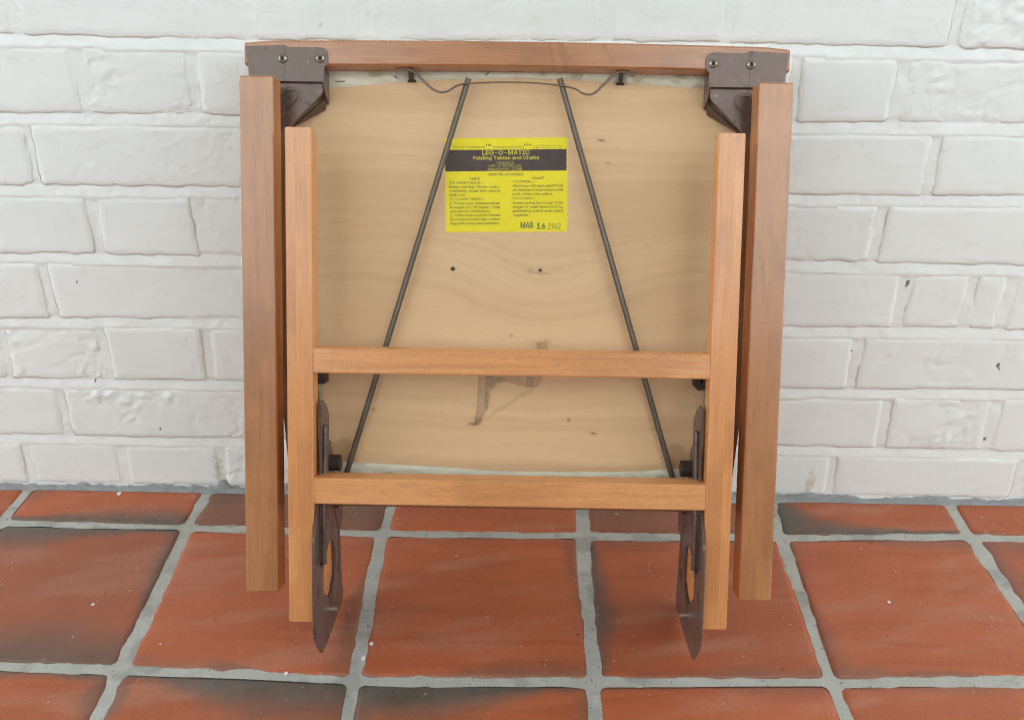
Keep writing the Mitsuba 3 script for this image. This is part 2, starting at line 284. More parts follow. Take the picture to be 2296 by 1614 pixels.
def tile_fn(p, n, uv):
    # uv: column + 16 * row in whole parts, place on the tile in the fraction
    x, y = p.x, p.y
    ti, tj = dr.floor(uv.x), dr.floor(uv.y)
    r1, r2 = cell_rand(ti, tj, 5), cell_rand(ti, tj, 8)
    ox = x + r1 * 31
    c = mix((0.375, 0.092, 0.037), (0.470, 0.122, 0.051), fbm(ox * 12, y * 30 + r2 * 9, 0, 3))
    c = c * (0.90 + 0.17 * r2)
    st = fbm(ox * 9 + y * 6, y * 120 + 1.5 * noise(ox * 14, y * 20), 3, 3)
    c = mix(c, (0.350, 0.074, 0.025), 0.40 * smoothstep(0.54, 0.76, st))
    # dusty mop smears, broken up
    sm = smoothstep(0.50, 0.80, fbm((x * 0.9 + y * 0.25) * 13 + 3, (y - 0.20 * x) * 46, 7, 3)) * (0.5 + 0.5 * noise(x * 1200, y * 700))
    c = mix(c, (0.46, 0.225, 0.150), 0.45 * sm)
    c = c * (0.90 + 0.20 * noise(x * 1300, y * 1300))
    fx, fy = uv.x - ti, uv.y - tj
    wobble = fbm(x * 30, y * 30 + 5, 2, 2) - 0.5
    m = mi.Float(0); tint = mi.Float(0)
    for (j, i), sides in FLASH.items():
        on = dr.select((dr.abs(ti - i) < 0.4) & (dr.abs(tj - j) < 0.4), 1.0, 0.0)
        for s, wd, k in sides:
            d = {'l': fx * 0.2, 'r': (1 - fx) * 0.2, 'b': (1 - fy) * (0.06 if j == 0 else 0.2), 'f': fy * (0.06 if j == 0 else 0.2)}[s]
            along = fx if s in 'bf' else fy
            reach = wd * (1.15 + 0.75 * dr.sin(along * (3.1 + 0.7 * ((i * 5 + j * 3 + ord(s)) % 4)) + i * 2.3 + j + ord(s)))
            m = dr.maximum(m, on * min(1, k * 1.12) * smoothstep(reach, reach * 0.05, d + wobble * 0.015))
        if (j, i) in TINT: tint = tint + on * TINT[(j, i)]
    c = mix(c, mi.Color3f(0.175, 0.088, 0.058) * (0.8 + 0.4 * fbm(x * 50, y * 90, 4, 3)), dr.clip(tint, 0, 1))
    dark = mix((0.088, 0.068, 0.050), (0.125, 0.112, 0.098), fbm(x * 44, y * 44 + 9, 1))
    c = mix(c, dark, dr.clip(m * (0.9 + 0.2 * noise(x * 150, y * 150)), 0, 1))
    # pale specks of dust and paint, dark pits
    sp = smoothstep(0.935, 0.970, noise(x * 620 + 80, y * 460)) * smoothstep(0.58, 0.66, noise(x * 60, y * 60, 6))
    c = mix(c, (0.60, 0.56, 0.52), 0.75 * sp)
    return mix(c, (0.06, 0.03, 0.02), 0.8 * smoothstep(0.975, 0.99, noise(x * 260 + 31, y * 260 + 7)))
def tile_h(p, n, uv): return noise(p.x * 600, p.y * 600) + 1.4 * noise(p.x * 60, p.y * 120, 1)
bumped('terracotta', tile_h, 0.00026, 4e-4, type='principled', base_color=proc(tile_fn), roughness=0.40, specular=0.4)

def slab(corner, nx, ny, r, edge_drop, edge_r, depth, wobble, bump, seed):
    """A worn rectangular piece as a grid: corner(s,t) gives the outline quad; rounded corners, rolled edges, sides down to depth.
    Returns points as (a, b, h) with h the height of the face, plus faces and (s,t)."""
    s = np.linspace(0, 1, nx); t = np.linspace(0, 1, ny)
    # cluster the grid towards the edges so that the rolled edge has geometry
    s = 0.5 - 0.5 * np.cos(np.pi * s) * (0.25) + (s - 0.5) * 0.75 - 0.0; s = (s - s[0]) / (s[-1] - s[0])
    t = 0.5 - 0.5 * np.cos(np.pi * t) * (0.25) + (t - 0.5) * 0.75; t = (t - t[0]) / (t[-1] - t[0])
    S, Tt = np.meshgrid(s, t, indexing='ij')
    c00, c10, c11, c01 = [np.array(c, float) for c in corner]
    w, h = np.linalg.norm(c10 - c00), np.linalg.norm(c01 - c00)
    da, db = np.minimum(S, 1 - S) * w, np.minimum(Tt, 1 - Tt) * h
    qa, qb = np.clip(1 - da / r, 0, None), np.clip(1 - db / r, 0, None)      # inside the corner squares
    k = np.where((qa > 0) & (qb > 0), np.maximum(qa, qb) / np.maximum(np.hypot(qa, qb), 1e-9), 1.0)
    k = np.where((qa > 0) & (qb > 0), k, 1.0)
    sa, sb = np.where(S < 0.5, 1, -1), np.where(Tt < 0.5, 1, -1)
    S2 = S + sa * (qa - qa * k) * r / w; T2 = Tt + sb * (qb - qb * k) * r / h
    P = (c00[None, None] * ((1 - S2) * (1 - T2))[..., None] + c10 * (S2 * (1 - T2))[..., None] + c11 * (S2 * T2)[..., None] + c01 * ((1 - S2) * T2)[..., None])
    e = np.minimum(da, db)
    nz = np.dstack([P[..., 0] * 45, P[..., 1] * 45, np.full_like(S, seed * 3.7)])
    out = np.dstack([(S - 0.5) * 2, (Tt - 0.5) * 2]); near = np.exp(-e / 0.006)
    wv = (meshkit.fbm(nz * 2.2, 3, seed) - 0.5) * 2 * wobble
    P[..., 0] += wv * near * np.sign(out[..., 0]) * (np.abs(out[..., 0]) > 0.8)
    P[..., 1] += wv * near * np.sign(out[..., 1]) * (np.abs(out[..., 1]) > 0.8)
    Hh = -edge_drop * np.clip(1 - e / edge_r, 0, 1) ** 2 + bump(P, seed)
    grid = np.dstack([P, Hh])
    idx = np.arange(nx * ny).reshape(nx, ny)
    f = np.stack([idx[:-1, :-1], idx[1:, :-1], idx[1:, 1:], idx[:-1, 1:]], -1).reshape(-1, 4)
    loop = np.concatenate([idx[:-1, 0], idx[-1, :-1], idx[:0:-1, -1], idx[0, :0:-1]])
    V = grid.reshape(-1, 3); low = V[loop].copy(); low[:, 2] = -depth
    n0 = len(V); j = np.arange(len(loop)); jn = (j + 1) % len(loop)
    sidef = np.stack([loop[j], n0 + j, n0 + jn, loop[jn]], 1)
    V = np.vstack([V, low]); st = np.vstack([np.stack([S.ravel(), Tt.ravel()], 1), np.stack([S.ravel(), Tt.ravel()], 1)[loop]])
    return V, np.vstack([f, sidef]), st

rng = np.random.default_rng(7)
fl = 'patio_floor'
gx, gy = np.meshgrid(np.linspace(-1.45, 1.45, 330), np.linspace(-0.92, 0.004, 106), indexing='ij')
gz = -0.0012 + (meshkit.fbm(np.dstack([gx * 90, gy * 90, gx * 0]), 3, 2) - 0.5) * 0.0016
gi = np.arange(gx.size).reshape(gx.shape)
gf = np.stack([gi[:-1, :-1], gi[1:, :-1], gi[1:, 1:], gi[:-1, 1:]], -1).reshape(-1, 4)
add(fl, (np.dstack([gx, gy, gz]).reshape(-1, 3), gf), 'cement_grout', smooth=True, label='grey cement grout bed under the terracotta patio tiles', kind='structure')
def tile_bump(P, seed): return (meshkit.fbm(np.dstack([P[..., 0] * 14, P[..., 1] * 14, P[..., 0] * 0]), 3, seed) - 0.5) * 0.0016
for j in range(6):
    for i in range(13):
        g = 0.0047
        near = -0.0038 if j == 0 else -g
        c00 = (GX[j + 1][i] + g, GY[j + 1][i] + g * 0.92); c10 = (GX[j + 1][i + 1] - g, GY[j + 1][i + 1] + g * 0.92)
        c11 = (GX[j][i + 1] - g, GY[j][i + 1] + near); c01 = (GX[j][i] + g, GY[j][i] + near)
        jit = rng.normal(0, 0.0006, (4, 2))
        cs = [np.array(c) + d for c, d in zip((c00, c10, c11, c01), jit)]
        seen = j < 3 and 3 <= i <= 9
        V, F, st = slab(cs, 30 if seen else 12, (14 if j == 0 else 30) if seen else 12, 0.0062, 0.0015, 0.0032, 0.012, 0.00022, tile_bump, 11 + i + 17 * j)
        V[:, 2] += rng.normal(0, 0.00025)
        uv = np.stack([i + 0.002 + 0.996 * st[:, 0], j + 0.002 + 0.996 * st[:, 1]], 1)
        add('tile', (V, F), 'terracotta', parent=fl, smooth=True, uv=uv)

# ---------------------------------------------------------------- brick wall
wall = 'brick_wall'
BED = [0.0607, 0.1305, 0.1985, 0.2670, 0.3359, 0.4012, 0.4688, 0.5365, 0.6043, 0.672]
TILT = [0.0010, 0.0025, 0.0015, 0.0032, 0.0006, 0.0007, -0.001, 0.0, 0.001, 0.0]
HEAD = [[-0.4687, -0.3629, -0.1555, -0.0530, 0.0825, 0.2895, 0.4906], [-0.5201, -0.3130, -0.2100, -0.003, 0.130, 0.3362, 0.4459], [-0.4655, -0.3611, -0.155, -0.05, 0.157, 0.2935, 0.500],
        [-0.5100, -0.3030, -0.200, 0.008, 0.1130, 0.3284, 0.3942, 0.429], [-0.4512, -0.3503, -0.143, -0.04, 0.1865, 0.2931], [-0.4961, -0.2890, -0.186, 0.0215, 0.1240, 0.3307, 0.5371],
        [-0.4391, -0.3376, -0.132, -0.0290, 0.1948, 0.2883], [-0.4860, -0.2832, -0.1830, 0.0257, 0.1321, 0.3279], [-0.43, -0.33, -0.12, -0.02, 0.19, 0.29], [-0.49, -0.28, -0.18, 0.03, 0.13, 0.34]]
COURSE = HEAD[:]
for c in range(10):
    h = sorted(x + 0.0504 for x in COURSE[c])
    a, k = h[0], c
    while a > -1.25:
        a -= 0.103 if (k % 2 == 0) else 0.2065
        h.insert(0, a); k += 1
    b, k = h[-1], c + 1
    while b < 1.15:
        b += 0.103 if (k % 2 == 0) else 0.2065
        h.append(b); k += 1
    COURSE[c] = h
def bed_z(i, x): return BED[i] + TILT[i] * (x + 0.1) + 0.0012 * math.sin(x * 9 + i * 2.1) if i >= 0 else 0.0055
ROUGH = {(6, 0.3387): 1.2, (0, -0.3125): 1.2, (1, -0.4697): 1.6, (1, 0.3866): 1.4, (2, -0.5166): 1.6, (7, 0.3783): 1.7, (6, -0.3887): 1.4, (2, 0.3439): 0.9, (5, -0.446): 0.5, (5, -0.549): 1.2, (3, 0.3788): 1.2}
def brick_bump(rough, tilt):
    def fn(P, seed):
        q = np.dstack([P[..., 0], P[..., 1], np.full_like(P[..., 0], seed * 1.3)])
        a = (meshkit.fbm(q * [14, 20, 1], 2, seed) - 0.5) * 0.0014
        b = (meshkit.fbm(q * [150, 210, 1], 3, seed + 5) - 0.5) * 0.00032
        where = np.clip((meshkit.fbm(q * [30, 34, 1], 2, seed + 9) - 0.48) * 6, 0, 1)
        ridg = np.abs(meshkit.fbm(q * [95, 130, 1], 3, seed + 2) - 0.5) * 2
        crease = np.clip(1 - np.abs(meshkit.fbm(q * [9, 26, 1], 2, seed + 21) - 0.5) * 34, 0, 1)
        return a + b - where * (0.3 - ridg) * 0.0030 * rough - crease * 0.0005 * (0.15 + rough) + tilt[0] * (P[..., 0] - P[..., 0].mean()) + tilt[1] * (P[..., 1] - P[..., 1].mean())
    return fn
rb = np.random.default_rng(21)
def wall_xyz(V):  # (along, up, out) -> world
    return np.stack([V[:, 0], -V[:, 2], V[:, 1]], 1)
for c in range(10):
    h = COURSE[c]
    for a, b in zip(h[:-1], h[1:]):
        if b - a < 0.02: continue
        seen = b > -0.72 and a < 0.62 and c < 9
        g, gb, gt = 0.0042 + rb.normal(0, 0.0005), 0.0047 + rb.normal(0, 0.0004), 0.0050 + rb.normal(0, 0.0006)
        low = 0.0 if c == 0 else gb
        lean = rb.normal(0, 0.0010)
        cs = [(a + g - lean, bed_z(c - 1, a) + low), (b - g + rb.normal(0, .0008), bed_z(c - 1, b) + low), (b - g + rb.normal(0, .0008), bed_z(c, b) - gt), (a + g + lean, bed_z(c, a) - gt)]
        rough = 0.06 + 0.22 * rb.random() ** 2
        for (rc, rx), rv in ROUGH.items():
            if rc == c and abs(rx - a) < 0.02: rough = rv
        nx = max(8, int((b - a) / (0.0024 if seen else 0.012))); nz = 24 if seen else 8
        V, F, st = slab(cs, nx, nz, 0.0040, 0.0016, 0.0058, 0.014, 0.0026, brick_bump(rough, rb.normal(0, 0.006, 2) * [1, 1.5]), int(rb.integers(1, 9999)))
        V[:, 2] += 0.0006 + rb.normal(0, 0.0005)
        add('brick', (wall_xyz(V), F[:, ::-1] if False else F), 'white_wall_paint', parent=wall, smooth=50 if False else True)
# mortar: struck bed joints (set back under the brick above, flush with the brick below), fuller head joints
nx, nz = 620, 300
mx, mz = np.meshgrid(np.linspace(-0.78, 0.68, nx), np.linspace(0.002, 0.66, nz), indexing='ij')
out = np.full(mx.shape, -0.0009)
for i in range(10):
    zc = BED[i] + TILT[i] * (mx + 0.1) + 0.0012 * np.sin(mx * 9 + i * 2.1)
    t = (mz - zc) / 0.0058
    prof = np.where(np.abs(t) < 1.25, 0.0005 - 0.0023 * np.clip((t + 1) / 2, 0, 1.1), -9)
    out = np.maximum(out, prof) if False else np.where(np.abs(t) < 1.25, prof, out)
q = np.dstack([mx, mz, mx * 0])
out += (meshkit.fbm(q * [28, 40, 1], 3, 3) - 0.5) * 0.0022 + (meshkit.fbm(q * [190, 190, 1], 3, 4) - 0.5) * 0.0012
mi_ = np.arange(mx.size).reshape(mx.shape)
mf = np.stack([mi_[:-1, :-1], mi_[1:, :-1], mi_[1:, 1:], mi_[:-1, 1:]], -1).reshape(-1, 4)
add('mortar', (np.dstack([mx, -out, mz]).reshape(-1, 3), mf), 'white_wall_paint', parent=wall, smooth=True)
back = cat(*[trimesh.creation.box(bounds=b) for b in ([[-3.5, 0.009, -0.05], [3.5, 0.22, 0.667]], [[-3.5, 0.001, 0.667], [3.5, 0.22, 2.6]])])
add('upper_wall', back, 'white_wall_paint', parent=wall)
labels[wall] = {'label': 'white painted brick wall behind the folded chair', 'category': 'wall'}
# ragged cement where the floor meets the wall
n = 900
ex = np.linspace(-1.3, 1.3, n)
top = 0.0030 + (meshkit.fbm(np.stack([ex * 26, ex * 0, ex * 0], 1), 3, 5) - 0.5) * 0.0060 + (meshkit.fbm(np.stack([ex * 190, ex * 0, ex * 0 + 3], 1), 2, 8) - 0.5) * 0.0040 + 0.0012
for x0, hgt, wd in ((-0.3135, 0.0085, 0.006), (-0.2440, 0.0065, 0.004), (0.318, 0.004, 0.01)): top += hgt * np.exp(-((ex - x0) / wd) ** 4)
rows = [np.stack([ex, np.full(n, -0.0058), np.full(n, -0.0012)], 1), np.stack([ex, np.full(n, -0.0036), 0.0002 + 0 * ex], 1), np.stack([ex, np.full(n, -0.0030), top * 0.6], 1), np.stack([ex, np.full(n, -0.0026), top], 1), np.stack([ex, np.full(n, 0.006), top + 0.0006], 1)]
V = np.vstack(rows); ii = np.arange(5 * n).reshape(5, n)
add('cement_edge', (V, np.stack([ii[:-1, :-1], ii[:-1, 1:], ii[1:, 1:], ii[1:, :-1]], -1).reshape(-1, 4)), 'grey_cement', parent=fl, smooth=True, label='ragged grey cement joint between tiles and wall')

# porch roof over the patio (outside the picture; it keeps the zenith off the wall and floor)
roof = trimesh.creation.box(bounds=[[-3.5, -2.3, 2.6], [3.5, 0.22, 2.72]])
add('porch_roof', roof, 'white_ceiling_paint', label='flat white porch roof over the tiled patio', category='roof')

bsdf('brown_brick_paint', type='diffuse', reflectance=rgb(0.16, 0.12, 0.10))
add('porch_parapet', cat(trimesh.creation.box(bounds=[[-3.5, -2.45, -0.02], [3.5, -2.28, 0.85]]), trimesh.creation.box(bounds=[[-3.55, -2.48, 0.85], [3.55, -2.25, 0.90]])), 'brown_brick_paint', label='low brown parapet along the open side of the porch', category='wall')
add('porch_pier', trimesh.creation.box(bounds=[[-0.42, -2.46, 0.90], [0.38, -2.27, 2.6]]), 'brown_brick_paint', label='wide brown pier standing on the parapet and carrying the porch roof', category='pier')

# ---------------------------------------------------------------- the folded chair
ch = 'folding_chair'
labels[ch] = {'label': 'folded wooden chair with seat underside showing, leaning upside down on the white brick wall', 'category': 'chair'}
def part(name, mesh, b, parent=ch, smooth=False, label=None, stain=None, **k):
    uv = np.tile([STAIN[stain[0]], float(stain[1])], (len(mesh.vertices), 1)) if stain else None
    return add(name, to_world(mesh), b, parent=parent, smooth=smooth, uv=uv, label=label, **k)
# legs
for s in (-1, 1):
    xs = sorted((s * 0.2123, s * 0.1860))
    part('front_leg', cbox(xs[0], xs[1], 0.0487, 0.4568, 0.0815, 0.105, 0.0011), 'beech_wood', stain=('front_leg', 0))
for s in (-1, 1):
    xs = sorted((s * 0.1740, s * 0.1540))
    prof = [(0.0303, 0.1205), (0.4166, 0.1205)] + [(0.4166 - 0.015 + 0.015 * math.cos(a), 0.1155 - 0.015 * math.sin(a)) for a in np.linspace(0, math.pi / 2, 8)] + [(0.0303, 0.1005)]
    pg = Polygon(prof).buffer(-0.0008).buffer(0.0008)
    m = poly_x(Polygon(prof), xs[0] + 0.0008, xs[1] - 0.0008)
    inner = Polygon(prof).buffer(-0.0009, join_style=2)
    pts = [(xs[0] + 0.0009, a, b) for a, b in prof] + [(xs[1] - 0.0009, a, b) for a, b in prof] + [(xs[0], a, b) for a, b in inner.exterior.coords] + [(xs[1], a, b) for a, b in inner.exterior.coords]
    part('rear_leg', hull(pts), 'beech_wood', stain=('rear_leg', 0))
part('crossbar', cbox(-0.1545, 0.1545, 0.2297, 0.2490, 0.0975, 0.1192, 0.0010), 'beech_wood', stain=('crossbar', 1))
part('crossbar', cbox(-0.1545, 0.1545, 0.1259, 0.1466, 0.0965, 0.1192, 0.0010), 'beech_wood', stain=('crossbar', 1))
# seat: cushion wrapped in vinyl, board, rails
def side(u): return 0.1900 + (u - 0.185) * 0.0915
xs = np.linspace(-1, 1, 25)
outline = [(side(0.108) * t, 0.110) for t in xs] + [(side(0.488) * t, 0.488) for t in xs[::-1]]
cush = poly_w(Polygon(outline).buffer(-0.004).buffer(0.003), 0.016, 0.0442)
part('seat_cushion', cush, 'vinyl', label='off-white vinyl showing round the seat board')
top = [(-0.178, 0.4555), (-0.166, 0.4567), (-0.1560, 0.4577), (-0.091, 0.4633), (-0.05, 0.4660), (0.0, 0.4672), (0.0436, 0.4667), (0.0872, 0.4649), (0.1525, 0.4615), (0.166, 0.4600), (0.178, 0.459)]
bot = [(0.157, 0.1445), (0.1347, 0.1425), (0.0962, 0.1400), (0.045, 0.1389), (-0.0079, 0.1388), (-0.0647, 0.1415), (-0.120, 0.1436), (-0.1486, 0.1451), (-0.158, 0.147)]
tp, bt = spline([(a, b, 0) for a, b in top])[:, :2], spline([(a, b, 0) for a, b in bot])[:, :2]
part('seat_board', poly_w(Polygon(list(map(tuple, tp)) + [(0.1835, 0.43), (0.1635, 0.207)] + list(map(tuple, bt)) + [(-0.1625, 0.207), (-0.1835, 0.43)]), 0.0435, 0.0455), 'birch_ply', label='pale birch plywood seat board')
def vin_strip(c0, c1, n=80):
    pts = []
    t = np.linspace(0, 1, n)
    for k, (uu, ww) in enumerate(((0, 0.0442), (0.18, 0.0462), (0.5, 0.0468), (0.82, 0.0464), (1, 0.0445))):
        x = -0.168 + 0.336 * t
        lo, hi = c0(x), c1(x)
        pts.append(np.stack([x, lo + (hi - lo) * uu, ww + (meshkit.fbm(np.stack([x * 70, np.full(n, k * 0.7), x * 0], 1), 2, 6) - 0.5) * 0.0016], 1))
    V = np.vstack(pts); ii = np.arange(5 * n).reshape(5, n)
    return trimesh.Trimesh(V, np.vstack([np.stack([ii[:-1, :-1], ii[:-1, 1:], ii[1:, 1:]], -1).reshape(-1, 3), np.stack([ii[:-1, :-1], ii[1:, 1:], ii[1:, :-1]], -1).reshape(-1, 3)]), process=False)
tu = lambda x: np.interp(x, tp[:, 0], tp[:, 1]) - 0.0006
bu = lambda x: np.interp(x, bt[::-1, 0], bt[::-1, 1]) + 0.0006
part('vinyl_edge', vin_strip(tu, lambda x: 0.4735 + 0 * x), 'vinyl', smooth=True, label='crinkled off-white vinyl strip under the top rail')
part('vinyl_edge', vin_strip(lambda x: 0.126 + 0 * x, bu), 'vinyl', smooth=True, label='off-white vinyl strip above the lower crossbar')
def bow(x, a): return a * (1 - (x / 0.2178) ** 2)
nb = 24; V, F = [], []
c = 0.0016
for x in np.linspace(-0.2178, 0.2178, nb):
    e = abs(x) > 0.2177
    t_, b_ = 0.4900 + bow(x, 0.0023) - (0.0012 if e else 0), 0.4703 + bow(x, 0.0021) + (0.0012 if e else 0)
    w0, w1 = 0.018, 0.0700 - (0.0012 if e else 0)
    V += [(x, b_ + c, w1), (x, b_, w1 - c), (x, b_, w0), (x, t_, w0), (x, t_, w1 - c), (x, t_ - c, w1)]
for k in range(nb - 1):
    for m_ in range(6):
        a, b = k * 6 + m_, k * 6 + (m_ + 1) % 6
        F += [(a, b, b + 6), (a, b + 6, a + 6)]
for base, o in ((0, 1), ((nb - 1) * 6, -1)):
    for m_ in range(1, 5): F.append((base, base + m_, base + m_ + 1)[::o])
rail = trimesh.Trimesh(V, F); rail.fix_normals()
part('front_rail', rail, 'beech_wood', stain=('top_rail', 1))
for s in (-1, 1):
    pts = [(s * x, u, w) for w in (0.018, 0.066) for x, u in ((side(0.470), 0.470), (side(0.470) - 0.027, 0.470), (side(0.110) - 0.027, 0.110), (side(0.110), 0.110))]
    part('side_rail', hull(pts), 'beech_wood', stain=('dark_rail', 0))
part('rear_rail', cbox(-0.164, 0.164, 0.1102, 0.1275, 0.018, 0.064, 0.001), 'beech_wood', stain=('dark_rail', 1))

# corner brackets on the top rail
def bracket(s, empty_hole):
    up = [(-0.2163, 0.4851), (-0.1850, 0.4866), (-0.1818, 0.4852), (-0.1562, 0.4852), (-0.1530, 0.4843), (-0.1513, 0.4822), (-0.1507, 0.4795), (-0.1507, 0.4722), (-0.1535, 0.4700), (-0.1541, 0.4585), (-0.2122, 0.4585), (-0.2150, 0.4755)]
    mir = (lambda P: [(s * -a, b) for a, b in P])
    pg = Polygon(mir(up)).buffer(0)
    br = part('bracket', poly_w(pg, 0.0702, 0.0716), 'brown_hammered_paint', label='brown painted steel corner bracket with hollow rivets')
    step = Polygon(mir([(-0.2163, 0.4851), (-0.1850, 0.4866), (-0.1858, 0.4585), (-0.2122, 0.4585), (-0.2150, 0.4755)])).buffer(0)
    lowp = Polygon(mir([(-0.2100, 0.4592), (-0.1556, 0.4592), (-0.1559, 0.4516), (-0.1572, 0.4490), (-0.1820, 0.4250), (-0.1870, 0.4205), (-0.2100, 0.4205)])).buffer(0)
    rib = LineString(mir([(-0.2000, 0.4509), (-0.1790, 0.4508), (-0.1765, 0.4500), (-0.1752, 0.4480), (-0.1755, 0.4462), (-0.1764, 0.4445), (-0.1881, 0.4338), (-0.1990, 0.4250)])).buffer(0.0012)
    low = cat(poly_w(step, 0.0716, 0.0722), poly_w(lowp.difference(rib), 0.0650, 0.0664), poly_w(lowp, 0.0636, 0.0650))
    # bend from the upper plate down to the lower one, the inner flange and the folded lower lip
    fx = s * 0.1550
    bend = hull([(s * x, u, w) for x in (0.1557, 0.2100) for u, w in ((0.4585, 0.0702), (0.4597, 0.0716), (0.4588, 0.0664), (0.4575, 0.0652))])
    flange = hull([(fx + d, u, w) for d in (-0.0006, 0.0006) for u, w in ((0.4700, 0.0714), (0.4585, 0.0712), (0.4520, 0.0650), (0.4440, 0.0464), (0.4700, 0.0464))])
    lip = hull([(s * x, u + o, w) for o in (0, 0.0014) for x, u, w in ((0.1562, 0.4466, 0.0545), (0.1832, 0.4238, 0.0545), (0.1566, 0.4425, 0.0474), (0.1575, 0.4398, 0.0464), (0.1822, 0.4285, 0.0462))])
    part('lower_plate', cat(low, bend), 'brown_hammered_paint', parent=br)
    part('flange', cat(flange, lip), 'brown_hammered_paint', parent=br)
    for k, (x, u) in enumerate(((-0.1866, 0.4760), (-0.1565, 0.4766))):
        prof = np.array([(0.0012, -0.002), (0.0013, 0.0002), (0.0017, 0.0011), (0.0024, 0.0014), (0.0031, 0.0011), (0.0037, 0.0001), (0.0037, -0.0006)])
        m = trimesh.creation.revolve(prof, sections=24)
        if not (empty_hole and k == 1):
            pin = trimesh.creation.cylinder(radius=0.00085, height=0.0010, sections=12); pin.apply_translation([0, 0, -0.0006])
            m = cat(m, pin)
        cup = trimesh.creation.cylinder(radius=0.0016, height=0.0004, sections=16); cup.apply_translation([x if s < 0 else -x, u, 0.0724 if k == 0 else 0.0718])
        m.apply_translation([-s * x if s > 0 else x, u, 0.0718 if k else 0.0722])
        rv = part('rivet', m, 'nickel', parent=br, smooth=40)
        part('bore', cup, 'dark_rubber', parent=br)
    return br
bracket(-1, False); bracket(1, True)

# hinge plates at the foot of the rear legs, with their locking arms
OUT = [(0.128, 0.110), (0.112, 0.1195), (0.1000, 0.1262), (0.0625, 0.1272), (0.0343, 0.1262), (0.0160, 0.1232), (0.0060, 0.1125), (-0.0038, 0.1000), (-0.0036, 0.0815), (0.0006, 0.0500), (0.0050, 0.0270), (0.0078, 0.0100), (0.0100, 0.0078), (0.0165, 0.0062), (0.0280, 0.0105), (0.0535, 0.0160), (0.0690, 0.0185), (0.0762, 0.0210), (0.0800, 0.0100), (0.0835, 0.0060), (0.0945, 0.0058), (0.1060, 0.0070), (0.1160, 0.0120), (0.128, 0.0300)]
HOLE = [(0.0798, 0.0690), (0.0765, 0.0545), (0.0615, 0.0525), (0.0460, 0.0515), (0.0360, 0.0605), (0.0318, 0.0690), (0.0350, 0.0735), (0.0400, 0.0800), (0.0458, 0.0876), (0.0624, 0.0880), (0.0700, 0.0830)]
def disc_uw(u, w, r): return Polygon([(u + r * math.cos(a), w + r * math.sin(a)) for a in np.linspace(0, 2 * math.pi, 20, endpoint=False)])
